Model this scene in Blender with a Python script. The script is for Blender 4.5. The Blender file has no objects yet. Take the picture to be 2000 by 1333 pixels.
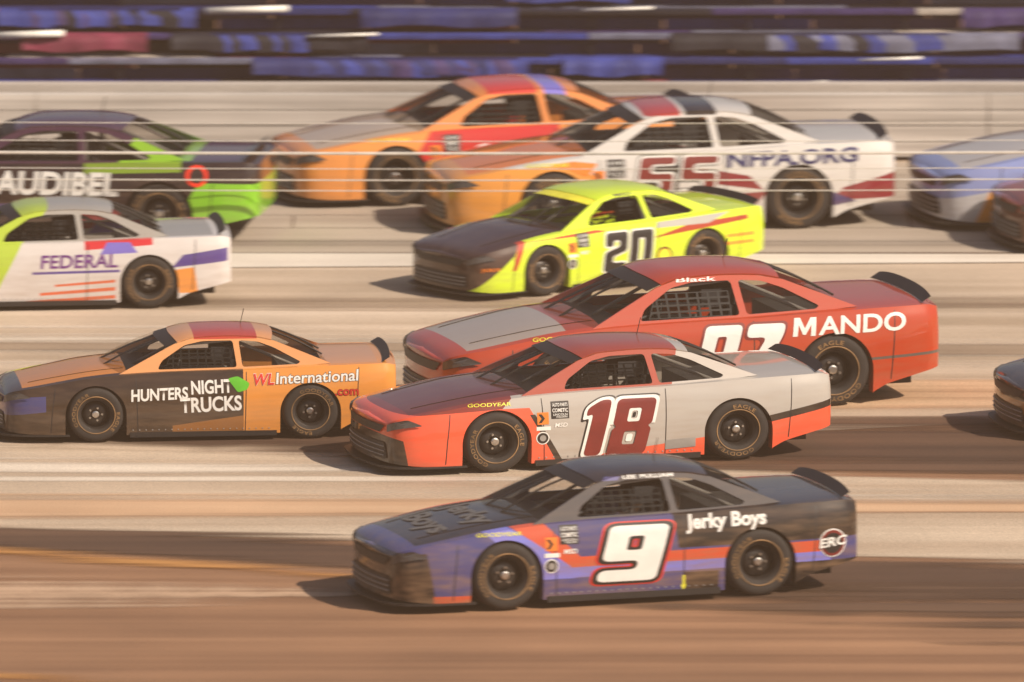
import bpy, bmesh, math, random
from mathutils import Vector, Matrix
random.seed(7)
R = math.radians
SC = bpy.context.scene
COL = SC.collection

# ------------------------------------------------------------------ camera, sky, sun, exposure
cam_d = bpy.data.cameras.new('camera'); cam = bpy.data.objects.new('camera', cam_d); COL.objects.link(cam)
cam.location = (0, -197.07, 34.1); cam.rotation_euler = (R(81), 0, 0)
cam_d.lens = 648; cam_d.sensor_width = 36; cam_d.clip_start = 1; cam_d.clip_end = 3000
cam_d.dof.use_dof = True; cam_d.dof.focus_distance = 209; cam_d.dof.aperture_fstop = 1.7
cam_d.dof.aperture_ratio = 0.33
SC.camera = cam
W = bpy.data.worlds.new('World'); SC.world = W; W.use_nodes = True
SUN_EL, SUN_AZ = 41, 122          # azimuth clockwise from +Y: the sun stands behind the camera, to its right
wn = W.node_tree.nodes; sky = wn.new('ShaderNodeTexSky'); sky.sky_type = 'NISHITA'; sky.sun_disc = False
sky.sun_elevation = R(SUN_EL); sky.sun_rotation = R(SUN_AZ); sky.dust_density = 3
W.node_tree.links.new(sky.outputs[0], wn['Background'].inputs[0]); wn['Background'].inputs[1].default_value = 0.06
sd = bpy.data.lights.new('sun', 'SUN'); sun = bpy.data.objects.new('sun', sd); COL.objects.link(sun)
sd.energy = 4.6; sd.angle = R(.6); sd.color = (1, .86, .70)
dv = Vector((math.sin(R(SUN_AZ)) * math.cos(R(SUN_EL)), math.cos(R(SUN_AZ)) * math.cos(R(SUN_EL)), math.sin(R(SUN_EL))))
sun.rotation_euler = dv.to_track_quat('Z', 'Y').to_euler(); sun.location = dv * 60
SC.view_settings.view_transform = 'Standard'; SC.view_settings.look = 'None'
SC.view_settings.exposure = 0.35; SC.view_settings.gamma = 1
SC.render.engine = 'CYCLES'; SC.cycles.use_denoising = True; SC.cycles.max_bounces = 6
SC.cycles.transparent_max_bounces = 16; SC.cycles.volume_bounces = 0

# ------------------------------------------------------------------ helpers
def lin(r, g, b):
    f = lambda c: (c / 12.92 if c <= .04045 else ((c + .055) / 1.055) ** 2.4)
    return (f(r / 255), f(g / 255), f(b / 255))
def tag(o, label=None, cat=None, group=None, kind=None):
    if label: o['label'] = label
    if cat: o['category'] = cat
    if group: o['group'] = group
    if kind: o['kind'] = kind
    return o
def link(name, me, m=None, parent=None):
    o = bpy.data.objects.new(name, me); COL.objects.link(o)
    if parent: o.parent = parent
    if m:
        if not me.materials: me.materials.append(m)
        if me.materials[0] is not m:
            o.material_slots[0].link = 'OBJECT'; o.material_slots[0].material = m
    return o
def mesh(name, v, f, smooth=False, sharp=None):
    me = bpy.data.meshes.new(name); me.from_pydata([tuple(p) for p in v], [], f); me.update()
    if smooth: me.polygons.foreach_set('use_smooth', [True] * len(me.polygons))
    if sharp: me.set_sharp_from_angle(angle=R(sharp))
    return me
class MB:
    def __init__(s): s.v = []; s.f = []
    def box(s, x0, x1, y0, y1, z0, z1):
        n = len(s.v)
        s.v += [(x, y, z) for z in (z0, z1) for y in (y0, y1) for x in (x0, x1)]
        s.f += [tuple(n + i for i in q) for q in ((0, 2, 3, 1), (4, 5, 7, 6), (0, 1, 5, 4), (2, 6, 7, 3), (0, 4, 6, 2), (1, 3, 7, 5))]
    def tube(s, pts, r, k=8, closed=False):
        pts = [Vector(p) for p in pts]; n = len(s.v); m = len(pts)
        for i, p in enumerate(pts):
            a = pts[(i - 1) % m] if (closed or i) else p; b = pts[(i + 1) % m] if (closed or i < m - 1) else p
            t = (b - a).normalized(); u = t.cross(Vector((.13, .31, .94))).normalized(); w = t.cross(u)
            s.v += [tuple(p + (u * math.cos(2 * math.pi * j / k) + w * math.sin(2 * math.pi * j / k)) * r) for j in range(k)]
        for i in range(m if closed else m - 1):
            a = n + i * k; b = n + ((i + 1) % m) * k
            s.f += [(a + j, a + (j + 1) % k, b + (j + 1) % k, b + j) for j in range(k)]
        if not closed:
            s.f += [tuple(n + j for j in range(k))[::-1], tuple(n + (m - 1) * k + j for j in range(k))]
    def lathe(s, prof, k=32, c=(0, 0, 0), cap=True):      # axis = y; prof = (radius, y)
        n = len(s.v); m = len(prof)
        for r, y in prof:
            s.v += [(c[0] + r * math.cos(2 * math.pi * j / k), c[1] + y, c[2] + r * math.sin(2 * math.pi * j / k)) for j in range(k)]
        for i in range(m - 1):
            a = n + i * k; b = a + k
            s.f += [(a + j, b + j, b + (j + 1) % k, a + (j + 1) % k) for j in range(k)]
        if cap and prof[0][0] > 1e-4: s.f.append(tuple(n + j for j in range(k)))
        if cap and prof[-1][0] > 1e-4: s.f.append(tuple(n + (m - 1) * k + j for j in range(k))[::-1])
    def mesh(s, name, smooth=False, sharp=None): return mesh(name, s.v, s.f, smooth, sharp)
    def build(s, name, m, parent=None, smooth=False, sharp=None): return link(name, s.mesh(name, smooth, sharp), m, parent)

def pch(xs, ys):                                # smooth monotone interpolation
    n = len(xs); h = [xs[i + 1] - xs[i] for i in range(n - 1)]; d = [(ys[i + 1] - ys[i]) / h[i] for i in range(n - 1)]
    m = [d[0]] + [0 if d[i - 1] * d[i] <= 0 else 2 * d[i - 1] * d[i] / (d[i - 1] + d[i]) for i in range(1, n - 1)] + [d[-1]]
    def f(x):
        if x <= xs[0]: return ys[0]
        if x >= xs[-1]: return ys[-1]
        i = max(k for k in range(n - 1) if xs[k] <= x); t = (x - xs[i]) / h[i]
        return ((2 * t ** 3 - 3 * t * t + 1) * ys[i] + (t ** 3 - 2 * t * t + t) * h[i] * m[i]
                + (-2 * t ** 3 + 3 * t * t) * ys[i + 1] + (t ** 3 - t * t) * h[i] * m[i + 1])
    return f

# ------------------------------------------------------------------ materials
def nodes(name):
    m = bpy.data.materials.new(name); m.use_nodes = True
    nt = m.node_tree; return m, nt, nt.nodes['Principled BSDF']
def mat(name, c, rough=.5, metal=0, coat=0, var=.12, scale=6):
    m, nt, b = nodes(name); N = nt.nodes; L = nt.links
    b.inputs['Roughness'].default_value = rough; b.inputs['Metallic'].default_value = metal; b.inputs['Coat Weight'].default_value = coat
    tc = N.new('ShaderNodeTexCoord'); nz = N.new('ShaderNodeTexNoise'); nz.inputs['Scale'].default_value = scale; nz.inputs['Detail'].default_value = 4
    L.new(tc.outputs['Object'], nz.inputs[0]); rp = N.new('ShaderNodeMapRange'); L.new(nz.outputs[0], rp.inputs[0])
    rp.inputs[1].default_value = .3; rp.inputs[2].default_value = .7; rp.inputs[3].default_value = 1 - var; rp.inputs[4].default_value = 1 + var
    mx = N.new('ShaderNodeVectorMath'); mx.operation = 'SCALE'; mx.inputs[0].default_value = c; L.new(rp.outputs[0], mx.inputs['Scale'])
    L.new(mx.outputs[0], b.inputs['Base Color']); return m
def glass(name, c, alpha, rough=.05):
    m, nt, b = nodes(name); N = nt.nodes; L = nt.links
    b.inputs['Base Color'].default_value = (*c, 1); b.inputs['Roughness'].default_value = rough; b.inputs['Coat Weight'].default_value = 1
    t = N.new('ShaderNodeBsdfTransparent'); t.inputs[0].default_value = (.86, .84, .80, 1); mx = N.new('ShaderNodeMixShader'); mx.inputs[0].default_value = alpha
    L.new(t.outputs[0], mx.inputs[1]); L.new(b.outputs[0], mx.inputs[2]); L.new(mx.outputs[0], N['Material Output'].inputs[0]); return m
OX = 2.49
def paint(name, base, regions=(), rough=.32, dirt_veil=.24):
    """glossy race paint; regions = (colour, convex outline in (x from the nose, z)) printed in order"""
    m, nt, b = nodes(name); N = nt.nodes; L = nt.links
    b.inputs['Roughness'].default_value = rough; b.inputs['Specular IOR Level'].default_value = .12; b.inputs['Coat Weight'].default_value = 1; b.inputs['Coat Roughness'].default_value = .035
    tc = N.new('ShaderNodeTexCoord'); cur = N.new('ShaderNodeRGB'); cur.outputs[0].default_value = (*base, 1); cur = cur.outputs[0]
    for col, poly in regions:
        ar = sum(poly[i][0] * poly[(i + 1) % len(poly)][1] - poly[(i + 1) % len(poly)][0] * poly[i][1] for i in range(len(poly)))
        if ar < 0: poly = poly[::-1]
        prev = None
        for i in range(len(poly)):
            (x0, z0), (x1, z1) = poly[i], poly[(i + 1) % len(poly)]
            a, c = -(z1 - z0), (x1 - x0)
            d = N.new('ShaderNodeVectorMath'); d.operation = 'DOT_PRODUCT'; L.new(tc.outputs['Object'], d.inputs[0]); d.inputs[1].default_value = (a, 0, c)
            g = N.new('ShaderNodeMath'); g.operation = 'GREATER_THAN'; L.new(d.outputs['Value'], g.inputs[0]); g.inputs[1].default_value = a * (x0 - OX) + c * z0
            if prev:
                k = N.new('ShaderNodeMath'); k.operation = 'MULTIPLY'; L.new(prev, k.inputs[0]); L.new(g.outputs[0], k.inputs[1]); prev = k.outputs[0]
            else: prev = g.outputs[0]
        mx = N.new('ShaderNodeMix'); mx.data_type = 'RGBA'; L.new(prev, mx.inputs[0]); L.new(cur, mx.inputs[6]); mx.inputs[7].default_value = (*col, 1); cur = mx.outputs[2]
    # road film: streaky brown dust, thicker towards the sills; also carries the painted veil on car A
    mp = N.new('ShaderNodeMapping'); mp.inputs['Scale'].default_value = (1.2, 3, 7); L.new(tc.outputs['Object'], mp.inputs[0])
    nz = N.new('ShaderNodeTexNoise'); nz.inputs['Scale'].default_value = 2.2; nz.inputs['Detail'].default_value = 7; L.new(mp.outputs[0], nz.inputs[0])
    sp = N.new('ShaderNodeSeparateXYZ'); L.new(tc.outputs['Object'], sp.inputs[0])
    mr = N.new('ShaderNodeMapRange'); L.new(sp.outputs[2], mr.inputs[0]); mr.inputs[1].default_value = .05; mr.inputs[2].default_value = .85; mr.inputs[3].default_value = 1; mr.inputs[4].default_value = .3
    r2 = N.new('ShaderNodeMapRange'); L.new(nz.outputs[0], r2.inputs[0]); r2.inputs[1].default_value = .38; r2.inputs[2].default_value = .75; r2.inputs[3].default_value = .05; r2.inputs[4].default_value = dirt_veil * 1.6
    mu = N.new('ShaderNodeMath'); mu.operation = 'MULTIPLY'; L.new(mr.outputs[0], mu.inputs[0]); L.new(r2.outputs[0], mu.inputs[1])
    mx = N.new('ShaderNodeMix'); mx.data_type = 'RGBA'; L.new(mu.outputs[0], mx.inputs[0]); L.new(cur, mx.inputs[6]); mx.inputs[7].default_value = (.28, .17, .10, 1)
    L.new(mx.outputs[2], b.inputs['Base Color']); return m
def paving(name, c1, c2, streak=(.16, 2.6, 1), rough=.85, lines=.0, crack=.25, soft=0):
    m, nt, b = nodes(name); N = nt.nodes; L = nt.links; b.inputs['Roughness'].default_value = rough
    tc = N.new('ShaderNodeTexCoord'); mp = N.new('ShaderNodeMapping'); mp.inputs['Scale'].default_value = streak; mp.inputs['Rotation'].default_value = (0, 0, R(4)); L.new(tc.outputs['Object'], mp.inputs[0])
    n1 = N.new('ShaderNodeTexNoise'); n1.inputs['Scale'].default_value = 1.0; n1.inputs['Detail'].default_value = 6; n1.inputs['Roughness'].default_value = .52; L.new(mp.outputs[0], n1.inputs[0])
    n2 = N.new('ShaderNodeTexNoise'); n2.inputs['Scale'].default_value = 60; n2.inputs['Detail'].default_value = 3; L.new(tc.outputs['Object'], n2.inputs[0])
    n3 = N.new('ShaderNodeTexNoise'); n3.inputs['Scale'].default_value = .35; n3.inputs['Detail'].default_value = 5; L.new(tc.outputs['Object'], n3.inputs[0])
    a = N.new('ShaderNodeMapRange'); L.new(n1.outputs[0], a.inputs[0]); a.inputs[1].default_value = .32; a.inputs[2].default_value = .68
    mx = N.new('ShaderNodeMix'); mx.data_type = 'RGBA'; L.new(a.outputs[0], mx.inputs[0]); mx.inputs[6].default_value = (*c1, 1); mx.inputs[7].default_value = (*c2, 1)
    r = N.new('ShaderNodeMapRange'); L.new(n2.outputs[0], r.inputs[0]); r.inputs[1].default_value = .3; r.inputs[2].default_value = .7; r.inputs[3].default_value = 1 - crack; r.inputs[4].default_value = 1 + crack
    r3 = N.new('ShaderNodeMapRange'); L.new(n3.outputs[0], r3.inputs[0]); r3.inputs[1].default_value = .3; r3.inputs[2].default_value = .7; r3.inputs[3].default_value = .85; r3.inputs[4].default_value = 1.12
    mu = N.new('ShaderNodeMath'); mu.operation = 'MULTIPLY'; L.new(r.outputs[0], mu.inputs[0]); L.new(r3.outputs[0], mu.inputs[1])
    sc = N.new('ShaderNodeVectorMath'); sc.operation = 'SCALE'; L.new(mx.outputs[2], sc.inputs[0]); L.new(mu.outputs[0], sc.inputs['Scale'])
    L.new(sc.outputs[0], b.inputs['Base Color'])
    bp = N.new('ShaderNodeBump'); bp.inputs['Strength'].default_value = .25; bp.inputs['Distance'].default_value = .004; L.new(n2.outputs[0], bp.inputs['Height']); L.new(bp.outputs[0], b.inputs['Normal'])
    if soft:                                    # worn-out margins: rubber, paint and painted shade thin out towards the edges of the strip
        sp = N.new('ShaderNodeSeparateXYZ'); L.new(tc.outputs['UV'], sp.inputs[0])
        q = N.new('ShaderNodeMath'); q.operation = 'PINGPONG'; L.new(sp.outputs[1], q.inputs[0]); q.inputs[1].default_value = .5
        k = N.new('ShaderNodeMapRange'); L.new(n1.outputs[0], k.inputs[0]); k.inputs[1].default_value = .3; k.inputs[2].default_value = .7; k.inputs[3].default_value = -soft; k.inputs[4].default_value = soft * .4
        ad = N.new('ShaderNodeMath'); L.new(q.outputs[0], ad.inputs[0]); L.new(k.outputs[0], ad.inputs[1])
        e = N.new('ShaderNodeMapRange'); e.interpolation_type = 'SMOOTHSTEP'; L.new(ad.outputs[0], e.inputs[0]); e.inputs[1].default_value = 0; e.inputs[2].default_value = soft
        t = N.new('ShaderNodeBsdfTransparent'); mx2 = N.new('ShaderNodeMixShader'); L.new(e.outputs[0], mx2.inputs[0]); L.new(t.outputs[0], mx2.inputs[1]); L.new(b.outputs[0], mx2.inputs[2]); L.new(mx2.outputs[0], N['Material Output'].inputs[0])
    return m

# ------------------------------------------------------------------ the track: one base sheet with paving laid on it
ST = (.045, 1.5, 1)
P_BROWN = paving('brown_asphalt', (.19, .095, .048), (.34, .185, .10), ST)
P_DARK = paving('dark_asphalt', (.045, .022, .012), (.12, .064, .036), ST, soft=.25)
P_DARK2 = paving('scuffed_concrete', (.24, .165, .11), (.34, .25, .175), ST, soft=.4)
P_DARK3 = paving('dark_brown_asphalt', (.055, .028, .016), (.12, .066, .037), ST, soft=.45)
P_JOINT = paving('joint_filler', (.09, .055, .035), (.15, .10, .07), ST)
P_TAN = paving('tan_concrete', (.38, .285, .20), (.60, .48, .37), ST)
P_LIGHT = paving('pale_concrete', (.42, .315, .225), (.58, .47, .355), ST, soft=.06)
P_PEACH = paving('peach_concrete', (.50, .30, .175), (.60, .40, .25), ST, soft=.3)
P_GREY = paving('grey_concrete', (.34, .275, .215), (.46, .385, .31), ST)
P_PEACH2 = paving('bleached_asphalt', (.42, .27, .175), (.52, .36, .245), ST, soft=.35)
P_MILK = paving('bleached_concrete', (.50, .41, .32), (.68, .59, .49), ST, soft=.45)
P_WHITE = paving('worn_white_line', (.58, .50, .42), (.74, .67, .58), ST, soft=.1)
P_ORANGE = paving('worn_orange_line', (.34, .14, .03), (.50, .25, .08), ST, soft=.5)
def sheet(name, pts, z, m, parent=None, th=0):
    n = len(pts); v = [(x, y, z) for x, y in pts]; f = [tuple(range(n))]
    a = sum(pts[i][0] * pts[(i + 1) % n][1] - pts[(i + 1) % n][0] * pts[i][1] for i in range(n))
    if a < 0: f = [f[0][::-1]]
    return link(name, mesh(name, v, f), m, parent)
track = tag(sheet('ground', [(-600, -260), (600, -260), (600, 900), (-600, 900)], 0, P_BROWN), kind='structure')
road = tag(bpy.data.objects.new('race_track', None), kind='structure'); COL.objects.link(road)
def band(name, l0, l1, r0, r1, z, m, x0=-26, x1=26):
    """a strip of paving: depth l0..l1 where it meets the left of the view (x=-6), r0..r1 on the right (x=6)"""
    f = lambda a, b, x: a + (b - a) * (x + 6) / 12
    N_ = 30; v = []; uvs = []; g = []
    for i in range(N_ + 1):
        x = x0 + (x1 - x0) * i / N_; a, b = f(l0, r0, x), f(l1, r1, x)
        if b <= a: a = b = (a + b) / 2
        v += [(x, a, z), (x, b, z)]; uvs += [(i / N_, 0), (i / N_, 1)]
    for i in range(N_):
        if v[2 * i + 1][1] > v[2 * i][1] or v[2 * i + 3][1] > v[2 * i + 2][1]: g.append((2 * i, 2 * i + 2, 2 * i + 3, 2 * i + 1))
    o = link(name, mesh(name, v, g), m, road); uv = o.data.uv_layers.new(name='across')
    for lp in o.data.loops: uv.data[lp.index].uv = uvs[lp.vertex_index]
    return o
band('concrete_apron', 8.6, 33.5, 12.4, 33.5, .004, P_TAN, -70, 70)
band('paving_lane', 4.6, 10.9, 2.3, 8.3, .008, P_LIGHT)
band('dark_band', 10.6, 12.0, 7.4, 13.3, .012, P_DARK)  # rubbered lane; its left end paints the shadow below the left car
band('dark_band', 3.3, 5.3, -.8, 2.9, .012, P_DARK)  # dark strip slanting nearer towards the right
band('dark_band', 4.3, -.5, -3.5, 2.6, .014, P_DARK3)  # broad dark strip widening to the right
band('painted_line', 2.8, 4.1, -2.0, -1.0, .016, P_ORANGE, -26, -1.0)
band('paving_lane', -1.2, 2.7, 2.6, -1.88, .010, P_PEACH2, -20, 2)
band('painted_line', 4.9, 7.6, 5.2, 7.2, .016, P_PEACH)
band('painted_line', -5.0, -3.8, -9, -8, .010, P_ORANGE)
band('paving_lane', 12.2, 16.0, 12.3, 16.2, .010, P_PEACH)
band('dark_band', 17.2, 18.4, 16.6, 18.2, .012, P_DARK2)
band('dark_band', 20.6, 22.0, 20.2, 21.8, .012, P_DARK2)
band('paving_lane', 16.2, 19.8, 15.8, 18.6, .010, P_MILK)
band('paving_lane', 7.4, 10.6, 4.9, 8.2, .012, P_MILK)
band('painted_line', 23.7, 25.0, 24.2, 24.95, .018, P_WHITE)
ys = [25.0, 25.95, 27.0, 28.05, 29.2, 30.3, 31.4, 32.5]
for a, b in zip(ys, ys[1:]):
    for k in range(-4, 4):
        x0 = k * 7.6 + (a * 3.7) % 5
        sheet('concrete_slab', [(x0 + .012, a + .035), (x0 + 7.588, a + .035), (x0 + 7.588, b), (x0 + .012, b)], .016, P_GREY, road)
sheet('slab_joint', [(-40, 24.9), (40, 24.9), (40, 32.55), (-40, 32.55)], .012, P_JOINT, road)

# ------------------------------------------------------------------ outer barrier and the stand behind it
M_STEEL = paving('white_barrier_steel', (.34, .31, .28), (.68, .63, .58), (.16, 1, 9), .45, crack=.05)
M_CONC = paving('barrier_concrete', (.38, .33, .29), (.52, .47, .42), (.3, 1, 5))
WY = 32.7
wall = tag(bpy.data.objects.new('barrier_wall', None), 'pale steel and concrete barrier running behind the rear cars', 'barrier'); COL.objects.link(wall)
wall.location = (0, WY, 0)
for k in range(-4, 4):
    for j in range(4):
        b = MB(); b.box(k * 6 + .01, k * 6 + 5.99, 0, .2, .06 + j * .2, .06 + j * .2 + .188)
        o = b.build('barrier_tube', M_STEEL, wall)
b = MB(); b.box(-40, 40, .32, .62, 0, .93); b.build('concrete_core', M_CONC, wall)
seatm = [mat('stand_' + n, c, .55, 0, 0, .35, 3) for n, c in (('navy', (.018, .024, .115)), ('blue', (.035, .052, .25)), ('black', (.015, .013, .02)),
         ('violet', (.05, .032, .12)), ('beige', (.52, .45, .38)), ('maroon', (.20, .03, .06)), ('slate', (.15, .155, .22)))]
stand = tag(bpy.data.objects.new('grandstand', None), 'blue grandstand with rows of long benches above the barrier', 'grandstand'); COL.objects.link(stand)
stand.location = (0, WY + 1.1, 0)
for r in range(9):
    y = r * .62; z = .52 + r * .23
    for kind in (0, 1, 2):
        x = -13 + random.random()
        while x < 13:
            ln = random.choice((1.2, 1.9, 2.6, 3.4))
            wts = [5, 6, 4, 3, 2.0 if x > 0 else 1.2, 1.5 if x < 1 else .4, 3]
            m = random.choices(seatm, wts)[0]; b = MB()
            if kind == 0: b.box(x, x + ln - .02, y + .34, y + .365, z - .19, z + .14); nm = 'riser_panel'
            elif kind == 1: b.box(x, x + ln - .02, y + .02, y + .30, z + .14 + .10, z + .14 + .145); nm = 'bench_board'
            else: b.box(x, x + ln - .02, y - .02, y + .30, z - .01, z + .02); nm = 'foot_board'
            b.build(nm, m, stand); x += ln
b = MB(); b.box(0, .04, .08, .24, .42, .755); sup = b.mesh('bench_support')
for r in range(9):
    for x in range(-13, 14, 2): link('bench_support', sup, seatm[2], stand).location = (x, r * .62, r * .23)
M_GLINT = mat('glint_white', (.88, .84, .76), .25)
for x, y, z, ln, t in ((-3.9, 1.84, 1.49, 1.05, .03), (-6.6, 1.22, 1.26, .9, .03), (-.75, 2.46, 1.74, 1.0, .03), (2.3, 2.46, 1.77, 1.1, .025), (3.2, .0, .80, .8, .02), (-2.6, 1.22, 1.25, .9, .012), (.9, 1.84, 1.50, .9, .012), (4.4, .62, 1.03, .8, .012)):
    b = MB(); b.tube([(x, y - .06, z + .02), (x + ln, y - .06, z + .05)], t * 1.5); b.build('glint_strip', M_GLINT, stand, True)  # added white strips standing in for slanted light trails
clm = seatm
for i in range(22):                                  # cloths and jackets thrown over the benches
    r = random.randrange(0, 5); x = random.uniform(-7, 7); w = random.uniform(1.2, 3.2); y = r * .62 - .035; z = .52 + r * .23 + .29
    n = 12; v = []; f = []
    for k in range(n + 1):
        q = x + w * k / n; wv = .018 * math.sin(k * 2.1 + i)
        v += [(q, y + .30, z + .004), (q, y, z + .008), (q, y - .02 + wv, z - .10), (q, y - .03 + wv * 1.5, z - .19 - .02 * math.sin(k * .7 + i))]
    for k in range(n):
        for j in range(3): f.append((k * 4 + j, k * 4 + j + 1, k * 4 + j + 5, k * 4 + j + 4))
    me = mesh('draped_cloth', v, f, True); link('draped_cloth', me, random.choices(seatm, [4, 6, 3, 3, 3, 3, 2])[0], stand)

# ------------------------------------------------------------------ wire rope fence along the white line
fence = tag(bpy.data.objects.new('cable_fence', None), 'low fence of pale horizontal cables strung in front of the rear cars', 'fence'); COL.objects.link(fence); fence.location = (0, 25.12, 0)
M_CAB = mat('cable_galvanised', (.74, .69, .62), .35, .2)
for z, r_ in ((.79, .007), (.92, .009), (1.06, .006), (1.25, .019), (1.40, .006), (1.62, .006)):
    b = MB(); b.tube([(x * 2.0, .002 * math.sin(x), z - .03 * math.sin(math.pi * max(0, min(1, (x * 2 + 9.2) / 18.4)))) for x in range(-16, 17)], r_, 6); b.build('cable', M_CAB, fence, True)
b = MB(); b.box(-.02, .02, .03, .07, 0, 1.70); post = b.mesh('post')
for x in (-30, -19.6, -9.2, 9.2, 19.6, 30): link('post', post, M_CAB, fence).location = (x, 0, 0)

# ------------------------------------------------------------------ the stock car (x from the nose, near side = -y)
zs_ = pch([0, .05, .15, .35, .7, 1.06, 1.5, 2.0, 3.0, 3.8, 4.3, 4.8, 4.95], [.58, .625, .66, .70, .765, .825, .865, .885, .905, .935, .95, .955, .92])
zt_ = pch([0, .3, 1.0, 1.5, 4.1, 4.7, 4.95], [.03, .045, .06, .065, .03, .03, .02])
zb_ = pch([0, .3, .6, 4.12, 4.40, 4.95], [.13, .10, .085, .085, .20, .33])
Wp_ = pch([0, .03, .1, .25, .5, .8, 1.06, 2.5, 3.8, 4.5, 4.8, 4.92, 4.95], [.66, .735, .815, .885, .935, .957, .967, .957, .972, .945, .90, .84, .80])
pr_ = pch([0, .25, .5, .8, 1.0], [.985, 1.0, 1.0, .975, .925])
def side_w(x, z):
    zb, zs = zb_(x), zs_(x); return Wp_(x) * pr_(min(1, max(0, (z - zb) / (zs - zb))))
FA, RA, TR = 1.13, 3.85, .357
xs = [0, .012, .03, .06, .1]
while xs[-1] < 4.85: xs.append(xs[-1] + .028)
xs += [4.88, 4.91, 4.932, 4.95]
HS = [i / 26 for i in range(27)]; GS = [.985, .95, .9, .84, .74, .6, .45, .3, .15, 0]
def section(x, s):
    zb, zs, w = zb_(x), zs_(x), Wp_(x); out = []
    for h in HS: out.append([x, s * w * pr_(h), zb + (zs - zb) * h])
    for g in GS:
        t = 1 - g; out.append([x, s * w * pr_(1) * g, zs + zt_(x) * (1 - (1 - t) ** 3)])
    return out
def arch(p):
    for ax in (FA, RA):
        rr = .387; dx = p[0] - ax; dz = p[2] - .345
        if p[2] < .345: d = abs(dx)
        else: d = math.hypot(dx, dz * 1.0)
        if d < rr:
            if p[2] < .345: return [ax + math.copysign(rr, dx if dx else 1), p[1], p[2]]
            k = rr / max(d, 1e-4); return [ax + dx * k, p[1], .345 + dz * k]
    return None
V, FC = {}, {'body': [], 'hood': [], 'deck_lid': [], 'front_bumper': [], 'rear_bumper': []}
verts = []; nh = len(HS); nr = nh + len(GS); lip = {'e': []}
for s in (-1, 1):
    idx = []
    for x in xs:
        idx.append([len(verts) + i for i in range(nr)]); verts += section(x, s)
    inside = {}
    for row in idx:
        for j in range(nh):
            q = arch(verts[row[j]])
            if q is not None: inside[row[j]] = q
    for i in range(len(xs) - 1):
        xm = (xs[i] + xs[i + 1]) / 2
        for j in range(nr - 1):
            q = [idx[i][j], idx[i + 1][j], idx[i + 1][j + 1], idx[i][j + 1]]
            if all(k in inside for k in q): continue
            if j >= nh and GS[j - nh] <= .90 and 1.52 < xm < 4.02: continue
            if j >= nh and GS[j - nh] <= .90: part = 'hood' if .22 < xm < 1.52 else 'deck_lid' if 4.02 < xm < 4.72 else 'front_bumper' if xm < 1 else 'rear_bumper'
            elif xm < .55: part = 'front_bumper'
            elif xm > 4.45: part = 'rear_bumper'
            else: part = 'body'
            FC[part].append(q if s == -1 else q[::-1])
    for k, q in inside.items(): verts[k] = [q[0], math.copysign(side_w(q[0], q[2]), q[1]), q[2]]
    if s == -1: left = idx
    else: right = idx
# bulged nose and tail panels between the two flanks
for end, part, bul in ((0, 'front_bumper', -.07), (-1, 'rear_bumper', .03)):
    NC = 8; cols = []
    for c in range(NC + 1):
        t = c / NC; col = []
        for j in range(nr):
            a, b = verts[left[end][j]], verts[right[end][j]]
            if c == 0: col.append(left[end][j]); continue
            if c == NC: col.append(right[end][j]); continue
            half = max(.05, abs(a[1])); y = a[1] + (b[1] - a[1]) * t
            col.append(len(verts)); verts.append([a[0] + bul * (1 - (2 * t - 1) ** 2) * min(1, half / .55), y, a[2] + (.02 * (1 - (2 * t - 1) ** 2) if j >= nh - 3 else 0)])
        cols.append(col)
    for c in range(NC):
        for j in range(nr - 1):
            q = [cols[c][j], cols[c + 1][j], cols[c + 1][j + 1], cols[c][j + 1]]
            FC[part].append(q[::-1] if end == 0 else q)
def sub(part):
    used = sorted({k for q in FC[part] for k in q}); mp = {k: i for i, k in enumerate(used)}
    v = [(verts[k][0] - OX, verts[k][1], verts[k][2]) for k in used]
    me = mesh(part, v, [[mp[k] for k in q] for q in FC[part]])
    bm = bmesh.new(); bm.from_mesh(me); bmesh.ops.remove_doubles(bm, verts=bm.verts, dist=.0004)
    # rolled lip round the wheel openings
    es = []
    for e in bm.edges:
        if e.is_boundary:
            ok = True
            for w in e.verts:
                x = w.co.x + OX
                if not any(abs((math.hypot(x - ax, w.co.z - .345) if w.co.z >= .345 else abs(x - ax)) - .387) < .004 for ax in (FA, RA)) or abs(w.co.y) < .5: ok = False
            if ok: es.append(e)
    if es:
        r = bmesh.ops.extrude_edge_only(bm, edges=es)
        for w in [g for g in r['geom'] if isinstance(g, bmesh.types.BMVert)]: w.co.y *= .86
    bmesh.ops.recalc_face_normals(bm, faces=bm.faces)
    bm.to_mesh(me); bm.free(); me.polygons.foreach_set('use_smooth', [True] * len(me.polygons)); me.set_sharp_from_angle(angle=R(38)); return me
ME = {p: sub(p) for p in FC}

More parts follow.
